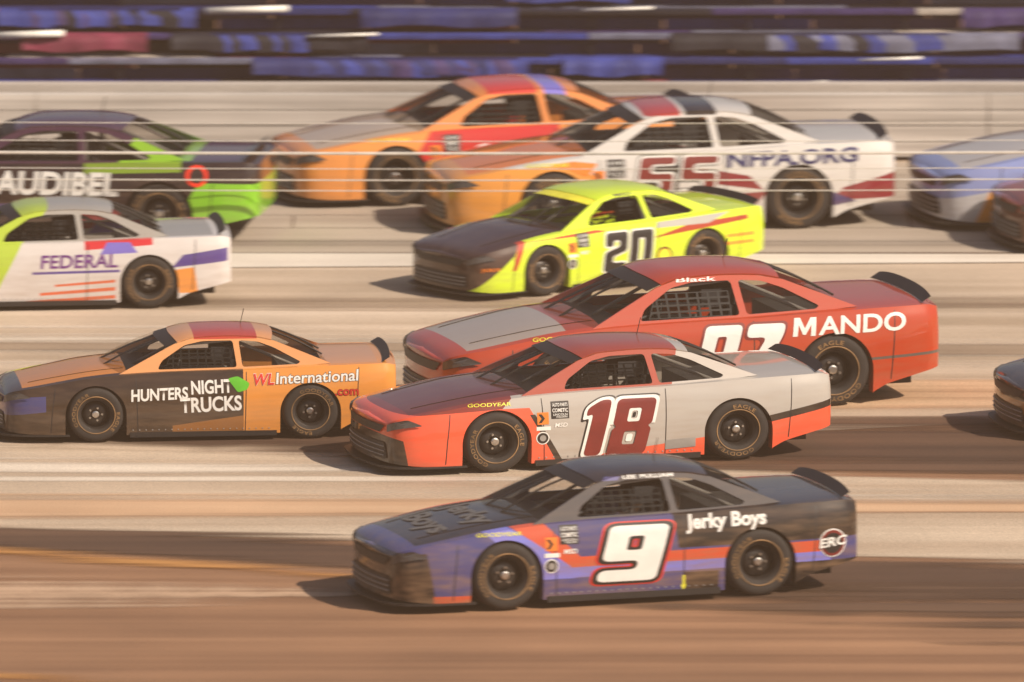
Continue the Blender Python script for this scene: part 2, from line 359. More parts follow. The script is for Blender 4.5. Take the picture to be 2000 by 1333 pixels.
# --- flat outlines (with holes) and lettering become thin sheets wrapped on the flank
def curve_mesh(name, loops):
    cu = bpy.data.curves.new(name, 'CURVE'); cu.dimensions = '2D'; cu.fill_mode = 'FRONT'
    for lp in loops:
        sp = cu.splines.new('POLY'); sp.points.add(len(lp) - 1); sp.use_cyclic_u = True
        for p, (x, y) in zip(sp.points, lp): p.co = (x, y, 0, 1)
    return conv(cu)
def conv(cu):
    o = bpy.data.objects.new('tmp', cu); COL.objects.link(o); dg = bpy.context.evaluated_depsgraph_get(); dg.update()
    me = bpy.data.meshes.new_from_object(o.evaluated_get(dg)); bpy.data.objects.remove(o); bpy.data.curves.remove(cu)
    me.materials.clear(); return me
def refine(me, ln=.09):
    bm = bmesh.new(); bm.from_mesh(me); bmesh.ops.remove_doubles(bm, verts=bm.verts, dist=1e-5); bmesh.ops.triangulate(bm, faces=bm.faces)
    for _ in range(3):
        es = [e for e in bm.edges if e.calc_length() > ln]
        if not es: break
        bmesh.ops.subdivide_edges(bm, edges=es, cuts=1); bmesh.ops.triangulate(bm, faces=bm.faces)
    bm.to_mesh(me); bm.free(); return me
def round_poly(lp, r=.03, n=4):
    out = []; m = len(lp)
    for i in range(m):
        a, b, c = Vector(lp[i - 1]), Vector(lp[i]), Vector(lp[(i + 1) % m])
        u = (a - b); w = (c - b); k = min(r, u.length * .45, w.length * .45); p = b + u.normalized() * k; q = b + w.normalized() * k
        for j in range(n + 1):
            t = j / n; out.append(tuple(p * (1 - t) ** 2 + b * 2 * t * (1 - t) + q * t * t))
    return out
def on_flank(me, off=.005, s=-1):
    """me lies in (x, z) as (x, y): wrap it on the near flank"""
    for v in me.vertices:
        x, z = v.co.x, v.co.y; v.co = (x - OX, s * (side_w(x, z) + off), z)
    me.update()
    return me
def text_flat(txt, bold=.02, space=1.0):
    cu = bpy.data.curves.new('t', 'FONT'); cu.body = txt; cu.size = 1; cu.offset = bold; cu.space_character = space; cu.resolution_u = 4; cu.fill_mode = 'FRONT'
    return conv(cu)
DIG = {'9': ([(0, 0), (.62, 0), (.62, 1), (0, 1), (0, .38), (.40, .38), (.40, .19), (0, .19)], [(.21, .55), (.40, .55), (.40, .83), (.21, .83)]),
       '1': ([(.10, 0), (.36, 0), (.36, 1), (.20, 1), (0, .86), (0, .72), (.10, .76)],),
       '8': ([(0, 0), (.62, 0), (.62, .46), (.56, .51), (.62, .56), (.62, 1), (0, 1), (0, .56), (.06, .51), (0, .46)], [(.21, .18), (.41, .18), (.41, .42), (.21, .42)], [(.21, .59), (.41, .59), (.41, .83), (.21, .83)]),
       '0': ([(0, 0), (.62, 0), (.62, 1), (0, 1)], [(.22, .18), (.40, .18), (.40, .82), (.22, .82)]),
       '7': ([(0, 1), (.62, 1), (.62, .80), (.36, 0), (.10, 0), (.36, .78), (0, .78)],),
       '2': ([(0, 0), (.62, 0), (.62, .2), (.22, .2), (.22, .40), (.62, .52), (.62, 1), (0, 1), (0, .66), (.21, .66), (.21, .82), (.41, .82), (.41, .62), (0, .5)],),
       '5': ([(0, 1), (.62, 1), (.62, .83), (.21, .83), (.21, .64), (.62, .64), (.62, 0), (0, 0), (0, .25), (.20, .25), (.20, .16), (.42, .16), (.42, .48), (0, .48)],)}
def digits_flat(txt, bold=0, space=1.0):
    cu = bpy.data.curves.new('t', 'CURVE'); cu.dimensions = '2D'; cu.fill_mode = 'FRONT'; x0 = 0; loops = []
    for ch in txt:
        for n, lp in enumerate(DIG[ch]):
            c_ = [Vector(p) for p in lp]; g = []
            ar = sum(c_[i].x * c_[(i + 1) % len(c_)].y - c_[(i + 1) % len(c_)].x * c_[i].y for i in range(len(c_)))
            if ar < 0: c_ = c_[::-1]
            d = bold if n == 0 else -bold
            for i, p in enumerate(c_):                      # grow the outline (shrink a hole) by the boldness
                a = (p - c_[i - 1]).normalized(); b_ = (c_[(i + 1) % len(c_)] - p).normalized()
                na, nb = Vector((a.y, -a.x)), Vector((b_.y, -b_.x)); k = na + nb; g.append(tuple(p + k * (d / max(.35, 1 + na.dot(nb)))))
            loops.append([(x + x0, y) for x, y in round_poly(g, (.09 if n == 0 else .04) + max(0, d) * .6, 5)])
        x0 += (.46 if ch == '1' else .74) * space
    for lp in loops:
        sp = cu.splines.new('POLY'); sp.points.add(len(lp) - 1); sp.use_cyclic_u = True
        for p, (x, y) in zip(sp.points, lp): p.co = (x, y, 0, 1)
    return conv(cu)
def fit(me, ref, x0, x1, z0, z1, shear=0, rot=0):
    ax, bx, az, bz = ref; c, s = math.cos(rot), math.sin(rot); W_, H_ = x1 - x0, z1 - z0
    for v in me.vertices:
        u = (v.co.x - ax) / (bx - ax) * W_; w = (v.co.y - az) / (bz - az) * H_; u += shear * (w - H_ / 2)
        v.co = (x0 + u * c - w * s, z0 + u * s + w * c, 0)
    return me
def lettering(parent, name, txt, x0, x1, z0, z1, layers, shear=0, rot=0, space=1.0, off=.004, surf=None, label=None):
    """layers = (material, boldness) from the back outline to the face"""
    ref = None
    flats = [(digits_flat if name == 'door_number' else text_flat)(txt, b, space) for _, b in layers]
    me = flats[-1]; X = [v.co.x for v in me.vertices]; Z = [v.co.y for v in me.vertices]; ref = (min(X), max(X), min(Z), max(Z))
    top = None
    for i, ((m, b), me) in enumerate(zip(layers, flats)):
        fit(me, ref, x0, x1, z0, z1, shear, rot); refine(me); (surf or on_flank)(me, off + .004 * i); me.name = name
        o = link(name if i == len(layers) - 1 else name + '_outline', me, m, parent)
    return o
def patch(parent, name, lp, m, off=.004, r=0, loops=()):
    me = curve_mesh(name, [round_poly(lp, r) if r else lp] + list(loops)); refine(me); on_flank(me, off); return link(name, me, m, parent)
def ring(cx, cz, r, n=28): return [(cx + r * math.cos(2 * math.pi * i / n), cz + r * math.sin(2 * math.pi * i / n)) for i in range(n)]

# --- greenhouse
SILL_Y, RAIL_Y = .845, .60
def gh_y(z): return SILL_Y + (RAIL_Y - SILL_Y) * (z - .89) / (1.285 - .89)
side_loop = [(1.42, .862), (1.74, 1.02), (2.14, 1.215), (2.38, 1.285), (2.8, 1.303), (3.15, 1.29), (3.42, 1.24), (3.80, 1.09), (4.12, .962), (3.6, .925), (2.6, .895)]
win1 = round_poly([(1.92, .915), (1.98, 1.02), (2.28, 1.205), (2.50, 1.248), (2.89, 1.252), (2.93, .93)], .04)
win2 = round_poly([(3.00, .932), (2.965, 1.252), (3.2, 1.235), (3.40, 1.165), (3.74, .985), (3.70, .955)], .04)
def frame_mesh(s):
    me = refine(curve_mesh('side_frame', [side_loop, win1, win2]), .12)
    bm = bmesh.new(); bm.from_mesh(me)
    for v in bm.verts: x, z = v.co.x, v.co.y; v.co = (x - OX, s * gh_y(z), z)
    g = bmesh.ops.extrude_face_region(bm, geom=bm.faces[:])
    for v in [k for k in g['geom'] if isinstance(k, bmesh.types.BMVert)]: v.co.y -= s * .022
    bmesh.ops.recalc_face_normals(bm, faces=bm.faces); bm.to_mesh(me); bm.free(); return me
FR = {s: frame_mesh(s) for s in (-1, 1)}
def qwin(s):
    me = refine(curve_mesh('quarter_window', [win2]), .2)
    for v in me.vertices: x, z = v.co.x, v.co.y; v.co = (x - OX, s * (gh_y(z) - .012), z)
    return me
QW = {s: qwin(s) for s in (-1, 1)}
def grid(name, fn, nu, nv, smooth=True, thick=0):
    v = [fn(i / nu, j / nv) for i in range(nu + 1) for j in range(nv + 1)]; v = [(x - OX, y, z) for x, y, z in v]
    f = [(i * (nv + 1) + j, i * (nv + 1) + j + 1, (i + 1) * (nv + 1) + j + 1, (i + 1) * (nv + 1) + j) for i in range(nu) for j in range(nv)]
    me = mesh(name, v, f, smooth)
    if thick:
        bm = bmesh.new(); bm.from_mesh(me); bmesh.ops.solidify(bm, geom=bm.faces[:], thickness=thick); bmesh.ops.recalc_face_normals(bm, faces=bm.faces); bm.to_mesh(me); bm.free()
        me.polygons.foreach_set('use_smooth', [True] * len(me.polygons)); me.set_sharp_from_angle(angle=R(35))
    return me
rz_ = pch([2.14, 2.38, 2.8, 3.15, 3.42], [1.215, 1.285, 1.303, 1.29, 1.24])
def roof_f(u, v):
    x = 2.19 + 1.19 * u; t = 2 * v - 1; z = rz_(x); hw = gh_y(z) + .004
    bow = (.5 - abs(u - .5)) * 0 - .07 * (1 - t * t) * (1 - u) ** 3 + .05 * (1 - t * t) * u ** 3
    return (x + bow, t * hw, z + .045 * (1 - abs(t) ** 3))
def wind_f(u, v):
    t = 2 * v - 1; k = 1 - t * t
    b = Vector((1.45 - .20 * k, t * .835, .875 + .05 * k)); T = Vector((2.19 - .07 * k, t * (gh_y(1.232) - .012), 1.232 + .042 * (1 - abs(t) ** 3)))
    p = b.lerp(T, u); p.z += .035 * math.sin(math.pi * u); return tuple(p)
def back_f(u, v):
    t = 2 * v - 1; k = 1 - t * t
    T = Vector((3.385 + .05 * k, t * (gh_y(1.25) - .012), 1.247 + .042 * (1 - abs(t) ** 3))); b = Vector((4.09 - .03 * k, t * .78, .965 + .02 * k))
    p = T.lerp(b, u); p.z += .02 * math.sin(math.pi * u); return tuple(p)
def banner_f(u, v): x, y, z = wind_f(.80 + .2 * u, v); return (x - .004, y, z + .006)
ME['roof'] = grid('roof', roof_f, 16, 14, thick=.012)
ME['windshield'] = grid('windshield', wind_f, 10, 14); ME['rear_window'] = grid('rear_window', back_f, 8, 12)
ME['windshield_banner'] = grid('windshield_banner', banner_f, 3, 14)
def spoiler_f(u, v):
    t = 2 * v - 1; k = 1 - t * t; return (4.78 + .04 * k + .09 * u, t * .80, .972 + .015 * k + (.085 - .03 * abs(t) ** 4) * u)
ME['spoiler'] = grid('spoiler', spoiler_f, 3, 16, thick=.006)
def front_x(y):
    y = abs(y)
    if y < .66: return -.07 * (1 - (y / .66) ** 2)
    lo, hi = 0, 1.0
    for _ in range(22):
        m = (lo + hi) / 2
        if Wp_(m) < y: lo = m
        else: hi = m
    return lo
def on_nose(lp_or_me, name, off=.012):
    me = lp_or_me if not isinstance(lp_or_me, list) else curve_mesh(name, lp_or_me); refine(me, .1)
    for v in me.vertices: y, z = v.co.x, v.co.y; v.co = (front_x(y) - off - OX, y, z)
    me.update(); return me
ME['grille'] = on_nose([round_poly([(-.50, .47), (-.60, .56), (.60, .56), (.50, .47)], .02)], 'grille')
ME['air_intake'] = on_nose([round_poly([(-.66, .17), (-.60, .36), (.60, .36), (.66, .17)], .05)], 'air_intake')
def lamp(s): return on_nose([round_poly([(s * .66, .49), (s * .66, .575), (s * .86, .655), (s * .91, .58)], .02)], 'headlight', .014)
LAMP = {s: lamp(s) for s in (-1, 1)}
spl = [(-.10, 0)]
ys_ = [0, .2, .4, .55, .65, .75, .84, .90, .93]
front = [(front_x(y) - .075, -y) for y in ys_[::-1]] + [(front_x(y) - .075, y) for y in ys_[1:]]
loop = front + [(.80, .95), (.80, -.95)]
b = MB(); n = len(loop); b.v = [(x - OX, y, z) for z in (.075, .098) for x, y in loop]
b.f = [tuple(range(n)), tuple(range(2 * n - 1, n - 1, -1))] + [(i, (i + 1) % n, n + (i + 1) % n, n + i)[::-1] for i in range(n)]
ME['splitter'] = b.mesh('splitter')
b = MB(); b.box(.12 - OX, 4.75 - OX, -.56, .56, .13, .50); b.box(1.55 - OX, 3.30 - OX, -.90, .90, .11, .42); b.box(.75 - OX, 1.5 - OX, -.6, .6, .5, .78); b.box(3.5 - OX, 4.5 - OX, -.6, .6, .5, .86)
ME['chassis'] = b.mesh('chassis')
b = MB(); c = lambda x, y, z: (x - OX, y, z)
for s in (-1, 1):
    b.tube([c(1.62, s * .74, .45), c(1.66, s * .73, .88), c(2.30, s * .55, 1.20), c(2.95, s * .55, 1.25), c(2.98, s * .66, .9), c(3.0, s * .7, .45)], .022)
    b.tube([c(2.95, s * .52, 1.22), c(3.9, s * .5, .80)], .022)
    for z in (.55, .68, .80): b.tube([c(1.65, s * .78, z), c(2.3, s * .86, z), c(3.0, s * .76, z)], .022)
b.tube([c(2.95, -.55, 1.25), c(2.95, .55, 1.25)], .022); b.tube([c(2.95, -.55, 1.2), c(2.98, .66, .55)], .022); b.tube([c(2.3, -.55, 1.2), c(2.3, .55, 1.2)], .022)
b.tube([c(1.66, -.73, .86), c(1.66, .73, .86)], .022); b.tube([c(1.66, -.1, .88), c(2.28, -.1, 1.2)], .018)
ME['roll_cage'] = b.mesh('roll_cage', True)
b = MB(); b.box(1.5 - OX, 1.85 - OX, -.80, .80, .68, .885); ME['dashboard'] = b.mesh('dashboard')
b = MB()
b.box(2.45 - OX, 2.95 - OX, -.60, -.12, .42, .60); b.box(2.86 - OX, 3.02 - OX, -.60, -.12, .5, 1.0); b.box(2.82 - OX, 3.0 - OX, -.50, -.22, .98, 1.17)
b.box(2.62 - OX, 2.95 - OX, -.56, -.52, .98, 1.16); b.box(2.62 - OX, 2.95 - OX, -.20, -.16, .98, 1.16)
ME['seat'] = b.mesh('seat')
b = MB(); b.tube([(2.20 - OX + .05 * math.sin(a), -.36 + .17 * math.cos(a), .90 + .165 * math.sin(a)) for a in [2 * math.pi * i / 20 for i in range(20)]], .016, 6, True)
b.tube([(2.20 - OX, -.52, .9), (2.20 - OX, -.2, .9)], .012, 6); b.tube([(2.2 - OX, -.36, .9), (1.8 - OX, -.36, .8)], .02, 6); ME['steering_wheel'] = b.mesh('steering_wheel', True)
STRAP, BRACE = [], []
for y in (-.22, .22):
    b = MB(); pts = [back_f(i / 6, .5 + y / 1.5) for i in range(7)]; b.tube([(x - OX, yy, z + .008) for x, yy, z in pts], .012, 6); STRAP.append(b.mesh('window_strap'))
    b = MB(); pts = [wind_f(i / 8, .5 + y / 1.5 * (1 - .25 * i / 8)) for i in range(9)]; b.tube([(x - OX + .02, yy, z - .015) for x, yy, z in pts], .013, 6); BRACE.append(b.mesh('windshield_brace'))
b = MB(); b.tube([c(3.05, .12, 1.33), c(3.10, .12, 1.55)], .005, 6); ME['antenna'] = b.mesh('antenna')
# wheel: rim with five nuts, tyre and its ring of letters, outer face towards -y
b = MB(); b.lathe([(.05, .02), (.06, -.035), (.10, -.04), (.155, -.005), (.170, .02), (.178, -.06), (.196, -.095), (.205, -.10), (.205, .12)], 36)
ME['wheel'] = b.mesh('wheel', True, 40)
b = MB()
for k in range(5):
    a = 2 * math.pi * k / 5; b.lathe([(.014, -.062), (.016, -.02)], 6, (.083 * math.cos(a), 0, .083 * math.sin(a)))
b.lathe([(.03, -.075), (.045, -.07), (.05, -.02)], 16); ME['lug_nuts'] = b.mesh('lug_nuts')
b = MB(); b.lathe([(.196, -.10), (.215, -.122), (.25, -.138), (.30, -.140), (.330, -.132), (.349, -.112), (TR, -.075), (TR, .075), (.345, .12), (.30, .14), (.22, .12), (.20, .10)], 48, cap=False)
ME['tyre'] = b.mesh('tyre', True, 50)
def tyre_letters(txt, a0):
    me = text_flat(txt, .02, 1.15); X = [v.co.x for v in me.vertices]; mid = (min(X) + max(X)) / 2; vs = []
    for v in me.vertices:
        r = .262 + v.co.y * .062; a = a0 - (v.co.x - mid) * .062 / .28 * 1.35; vs.append((r * math.cos(a), -.1435, r * math.sin(a)))
    return mesh('tyre_lettering', vs, [list(p.vertices) for p in me.polygons])
TYL = [tyre_letters('GOODYEAR', math.pi / 2), tyre_letters('EAGLE', -math.pi / 2)]
b = MB(); b.lathe([(.234, -.1385), (.236, -.1425), (.246, -.1430), (.248, -.1400)], 48, cap=False); ME['tyre_band'] = b.mesh('tyre_band', True)
# body rivets along the sill, hood pins
b = MB()
for i in range(22):
    x = 1.60 + i * .082; b.box(x - .007 - OX, x + .007 - OX, -side_w(x, .15) - .005, -side_w(x, .15) + .002, .143, .157)
ME['sill_rivets'] = b.mesh('sill_rivets')
SKIRT = []
for q in (-1, 1): b = MB(); b.box(1.56 - OX, 3.42 - OX, q * .948 - .018, q * .948 + .018, .055, .12); SKIRT.append(b.mesh('side_skirt'))
def seam(lp, w=.010):
    a = [Vector(p) for p in lp]; out = []
    for sgn in (1, -1):
        for i, p in enumerate(a):
            t = (a[min(i + 1, len(a) - 1)] - a[max(i - 1, 0)]).normalized(); nrm = Vector((-t.y, t.x)); q = p + nrm * w * sgn / 2
            out.append((i, sgn, tuple(q)))
    l = [q for i, s, q in out if s == 1] + [q for i, s, q in out if s == -1][::-1]
    return l
GAPS = []
for lp in ([(1.66, .10), (1.65, .5), (1.64, .84)], [(3.02, .10), (3.03, .5), (3.04, .88)], [(.56, .12), (.58, .4), (.62, .7)], [(4.42, .24), (4.45, .6), (4.47, .92)]):
    GAPS.append(on_flank(refine(curve_mesh('panel_gap', [seam(lp)]), .06), .002))
for y in (-.60, .60):
    b = MB(); pts = [(x, y * (.80 + .2 * min(1, x)), zs_(x) + zt_(x) * (1 - (abs(y * (.80 + .2 * min(1, x))) / (Wp_(x) * .925)) ** 3) + .002) for x in [.3 + i * .1 for i in range(13)]]
    b.tube([c(*p) for p in pts], .004, 4); GAPS.append(b.mesh('panel_gap'))

# window net of the driver's opening: one woven grid; bars across the intake
bm = bmesh.new(); nv = {}
for i in range(9):
    for j in range(5):
        x = 2.02 + i * .105 + (.10 * j / 4 if i == 0 else 0); z = .925 + j * .058; nv[i, j] = bm.verts.new((x - OX, -(gh_y(z) - .03), z))
for i in range(8):
    for j in range(4): bm.faces.new((nv[i, j], nv[i + 1, j], nv[i + 1, j + 1], nv[i, j + 1]))
bmesh.ops.wireframe(bm, faces=bm.faces[:], thickness=.022, use_replace=True, use_boundary=True, use_even_offset=True)
me = bpy.data.meshes.new('window_net'); bm.to_mesh(me); bm.free(); ME['window_net'] = me
BARS = []
for z in (.21, .26, .315):
    b = MB(); b.tube([(front_x(y / 10) - .018 - OX, y / 10, z) for y in range(-6, 7)], .008, 5); BARS.append(b.mesh('intake_bar'))

M_TYRE = mat('tyre_rubber', (.022, .018, .016), .8, var=.3); M_RIM = mat('rim_black_steel', (.05, .045, .042), .4, .6); M_NUT = mat('nut_steel', (.55, .52, .48), .3, 1)
M_YEL = mat('tyre_yellow', (.24, .135, .055), .7, var=.4); M_BLACK = mat('black_trim', (.015, .013, .013), .5); M_CHASSIS = mat('chassis_grey', (.03, .028, .027), .8)
M_SEAT = mat('seat_black', (.02, .02, .022), .6); M_CAGE = mat('cage_grey', (.22, .21, .20), .4); M_GLASS = glass('window_polycarbonate', (.05, .045, .04), .10); M_DKGL = glass('smoked_polycarbonate', (.03, .025, .025), .55)
M_WHT = mat('vinyl_white', (.78, .76, .72), .35, var=.05); M_BLK = mat('vinyl_black', (.018, .016, .016), .35); M_RED = mat('vinyl_red', (.62, .035, .025), .35); M_DRED = mat('vinyl_dark_red', (.19, .022, .018), .35)
M_ORG = mat('vinyl_orange', (.80, .22, .03), .35); M_GRY = mat('vinyl_grey', (.30, .28, .26), .35); M_NAVY = mat('vinyl_navy', (.03, .03, .11), .35); M_LGRN = mat('vinyl_green', (.12, .50, .03), .35)
M_LYEL = mat('vinyl_yellow', (.80, .75, .05), .35); M_LAMP = mat('headlight_print', (.55, .53, .50), .2); M_LAMPD = mat('headlight_dark', (.09, .085, .085), .2); M_PURP = mat('vinyl_purple', (.16, .04, .22), .35)
M_DGRY = mat('vinyl_dark_grey', (.13, .12, .11), .4); M_NET = mat('net_black', (.02, .02, .02), .8)
def stock_car(label, loc, yaw, s, group, body, hood, roof, banner=None, spoiler=None, lamp_m=None, cab=None):
    root = bpy.data.objects.new('stock_car', None); COL.objects.link(root); root.location = (loc[0], loc[1], .018); root.rotation_euler = (0, 0, R(yaw)); root.scale = (s, s, s * .975)
    tag(root, label, 'race car', group)
    for p in ('front_bumper', 'rear_bumper', 'body'): link(p, ME[p], body, root)
    link('hood', ME['hood'], hood, root); link('deck_lid', ME['deck_lid'], cab or roof, root)
    link('roof', ME['roof'], roof, root)
    for k in (-1, 1): link('side_frame', FR[k], cab or roof, root); link('quarter_window', QW[k], M_GLASS, root); link('headlight', LAMP[k], lamp_m or M_LAMPD, root)
    ws = link('windshield', ME['windshield'], M_GLASS, root); link('windshield_banner', ME['windshield_banner'], banner or M_BLACK, ws); [link('windshield_brace', q, M_BLACK, ws) for q in BRACE]
    rw = link('rear_window', ME['rear_window'], M_GLASS, root); [link('window_strap', q, M_BLACK, rw) for q in STRAP]
    link('spoiler', ME['spoiler'], spoiler or M_BLACK, root)
    for p, m in (('grille', M_BLACK), ('air_intake', M_BLACK), ('splitter', M_BLACK), ('chassis', M_CHASSIS), ('roll_cage', M_CAGE), ('dashboard', M_BLACK), ('seat', M_SEAT), ('steering_wheel', M_SEAT),
                 ('antenna', M_BLACK), ): link(p, ME[p], m, root)
    link('window_net', ME['window_net'], M_NET, root)
    for q in BARS: link('intake_bar', q, M_GRY, root)
    for q in SKIRT: link('side_skirt', q, M_BLACK, root)
    for q in GAPS: link('panel_gap', q, M_BLACK, root)
    link('sill_rivets', ME['sill_rivets'], M_GRY, root)['kind'] = 'stuff'
    for ax in (FA, RA):
        for sd_ in (-1, 1):
            w = link('wheel', ME['wheel'], M_RIM, root); w.location = (ax - OX, sd_ * .815, TR - .005); w.rotation_euler = (0, random.uniform(0, 6.28), 0 if sd_ < 0 else math.pi)
            link('tyre', ME['tyre'], M_TYRE, w); link('lug_nuts', ME['lug_nuts'], M_NUT, w)['kind'] = 'stuff'; [link('tyre_lettering', q, M_YEL, w) for q in TYL]; link('tyre_band', ME['tyre_band'], M_YEL, w)
    return root
def stickers(r, x=1.72, z=.80, dark=True):
    """column of small sponsor stickers between front wheel and door"""
    w = .20
    patch(r, 'sticker', [(x, z - .20), (x + w, z - .20), (x + w, z), (x, z)], M_BLK, .004)
    lettering(r, 'sticker_lettering', 'AUTO PARTS', x + .015, x + w - .015, z - .06, z - .02, [(M_WHT, .01)], off=.008)
    lettering(r, 'sticker_lettering', 'COMETIC', x + .012, x + w - .012, z - .125, z - .08, [(M_WHT, .02)], off=.008)
    lettering(r, 'sticker_lettering', 'LINCOLN', x + .02, x + w - .02, z - .165, z - .14, [(M_WHT, .01)], off=.008)
    lettering(r, 'sticker_lettering', 'WELDERS', x + .05, x + w - .02, z - .19, z - .17, [(M_WHT, .01)], off=.008)
    patch(r, 'sticker', [(x - .16, z - .26), (x - .03, z - .26), (x - .03, z - .12), (x - .16, z - .12)], M_ORG, .004)
    patch(r, 'sticker_mark', [(x - .145, z - .24), (x - .11, z - .24), (x - .075, z - .19), (x - .11, z - .14), (x - .145, z - .14), (x - .11, z - .19)], M_BLK, .008)
    patch(r, 'round_sticker', ring(x - .10, z - .42, .075), M_WHT, .004); patch(r, 'sticker_mark', ring(x - .10, z - .42, .062), M_BLK, .008); patch(r, 'sticker_mark', ring(x - .10, z - .42, .036), M_GRY, .012)
    patch(r, 'sticker', [(x - .17, z - .33), (x - .01, z - .33), (x - .01, z - .285), (x - .17, z - .285)], M_WHT, .004)
    lettering(r, 'sticker_lettering', 'GOODYEAR', .82, 1.30, .775, .815, [(M_LYEL, .01)], shear=.2, off=.006)
    lettering(r, 'sticker_lettering', 'MSD', x + .04, x + w - .02, z - .30, z - .25, [(M_WHT, .02)], shear=.2, off=.006)

# ------------------------------------------------------------------ the cars
def hood_print(me, off):
    for v in me.vertices:
        y, x = -v.co.x, v.co.y; v.co = (x - OX, y, zs_(x) + zt_(x) * (1 - min(1, abs(y) / (Wp_(x) * .925)) ** 3) + off)
    me.update()
blk = (.018, .014, .013)
GRP = 'stock cars racing along the track'
def cabin_print(s): return lambda me, off: [setattr(v, 'co', (v.co.x - OX, s * (gh_y(v.co.y) + off), v.co.y)) for v in me.vertices]

# blue and black car, number 9
bl = (.06, .062, .19); lb = (.19, .20, .64); rd = (.60, .085, .035)
pA = paint('paint_blue_nine', bl, [
    (lb, [(.80, .90), (1.10, .90), (1.86, .42), (1.86, .30), (1.50, .30)]), (rd, [(1.10, .92), (1.50, .92), (2.02, .42), (1.82, .42)]),
    (rd, [(1.82, .40), (4.70, .44), (4.70, .56), (1.75, .52)]), (lb, [(1.50, .30), (4.62, .34), (4.62, .44), (1.5, .41)]),
    (blk, [(2.97, .56), (5, .58), (5, 1.1), (2.9, 1.1)]), (blk, [(3.02, .0), (3.4, .0), (3.4, .30), (3.02, .30)]), (blk, [(4.2, -.1), (5, -.1), (5, .34), (4.2, .34)]),
    (blk, [(-.2, 0), (.40, 0), (.30, .62), (-.2, .62)]), (rd, [(.36, .0), (.78, .0), (.78, .17), (.36, .17)])], dirt_veil=.55)  # extra film here paints a hazy veil over this car's colours
hA = paint('paint_black_hood', (.022, .018, .016)); rA = paint('paint_black_cab', (.03, .026, .03), [((.11, .11, .27), [(1.5, .8), (2.0, .8), (2.42, 1.25), (3.1, 1.25), (3.1, 1.30), (2.3, 1.29)])])
A = stock_car('blue and black race car number 9 nearest the camera', (1.010, 0.920), 18, 1.063, GRP, pA, hA, rA)
lettering(A, 'door_number', '9', 2.16, 2.80, .24, .82, [(M_RED, .085), (M_BLK, .062), (M_WHT, .012)], shear=.30)
lettering(A, 'sponsor_lettering', 'Jerky Boys', 3.06, 3.92, .70, .90, [(M_WHT, .035)], shear=.05, rot=R(1))
lettering(A, 'roof_lettering', 'LEE', 2.48, 2.62, 1.262, 1.297, [(M_WHT, .012)], off=.006, surf=cabin_print(-1)); lettering(A, 'roof_lettering', 'PULLIAM', 2.67, 3.02, 1.262, 1.297, [(M_WHT, .012)], off=.006, surf=cabin_print(-1))
patch(A, 'round_badge', ring(4.64, .52, .15), M_WHT, .004); patch(A, 'badge_ring', ring(4.64, .52, .138), M_DRED, .008); patch(A, 'badge_face', ring(4.64, .52, .108), M_BLK, .012)
lettering(A, 'badge_lettering', 'ERC', 4.50, 4.80, .47, .57, [(M_WHT, .03)], shear=.25, off=.016, rot=R(6))
patch(A, 'jack_arrow', [(3.02, .10), (3.05, .17), (3.035, .17), (3.035, .27), (3.01, .27), (3.01, .17), (2.995, .17)], M_LYEL, .005)
lettering(A, 'hood_lettering', 'Jerky', -.58, .58, .80, 1.18, [(M_DGRY, .03)], off=.008, surf=hood_print); lettering(A, 'hood_lettering', 'Boys', -.50, .50, .36, .74, [(M_DGRY, .03)], off=.008, surf=hood_print)
stickers(A, 1.70, .86)
# silver and orange car, number 18
wt = (.44, .41, .375); og = (.86, .11, .05); dr = (.22, .03, .02)
pB = paint('paint_silver_eighteen', wt, [(og, [(-.3, -.1), (1.95, -.1), (1.50, .74), (-.3, .74)]), (blk, [(1.90, -.1), (1.98, -.1), (1.56, .66), (1.50, .66)]), (dr, [(-.3, .66), (1.2, .74), (1.45, 1.0), (-.3, 1.0)]),
    (og, [(2.0, -.1), (3.5, -.1), (3.5, .30), (2.0, .12)]), (blk, [(4.05, .40), (5, .58), (5, .66), (4.05, .48)]), (og, [(4.05, -.1), (5, -.1), (5, .58), (4.05, .40)]), (blk, [(-.2, .05), (.18, .05), (.12, .40), (-.2, .5)])])
hB = paint('paint_dark_red_hood', (.13, .022, .016)); rB = paint('paint_red_silver_cab', (.34, .05, .025), [((.46, .42, .38), [(3.1, .8), (5, .8), (5, 1.4), (3.3, 1.4)])])
B = stock_car('silver and fluorescent orange race car number 18 with dark red hood', (0.889, 10.011), 18, 1.059, GRP, pB, hB, rB)
B.scale.z *= .94
lettering(B, 'door_number', '18', 2.10, 2.86, .14, .79, [(M_BLK, .075), (M_WHT, .05), (M_DRED, .0)], shear=.24)
stickers(B, 1.74, .80)
patch(B, 'side_plate', [(3.02, .17), (3.36, .19), (3.36, .30), (3.02, .28)], M_GRY, .005)
# red car, number 07
rc = (.46, .052, .018)
pC = paint('paint_red_seven', rc, [((.50, .46, .41), [(.9, -.1), (5, -.1), (5, .40), (3.3, .36), (1.9, .18), (1.3, .30)]), ((.62, .57, .52), [(1.35, .28), (1.62, .80), (1.70, .80), (1.95, .18)]),
    ((.55, .03, .015), [(3.0, .48), (3.9, .38), (3.9, .44), (3.0, .58)]), ((.12, .10, .09), [(3.9, .43), (5, .47), (5, .50), (3.9, .455)])])
hC = paint('paint_grey_hood', (.40, .33, .28), [((.34, .05, .02), [(.9, .3), (1.7, .3), (1.7, 1.1), (1.3, 1.1)])]); rC = paint('paint_red_cab', (.42, .045, .016))
C = stock_car('red race car number 07 with large white rear lettering', (1.841, 13.934), 17, 1.200, GRP, pC, hC, rC)
lettering(C, 'door_number', '07', 2.48, 3.28, .30, .85, [(M_DRED, .05), (M_WHT, .01)], shear=.30)
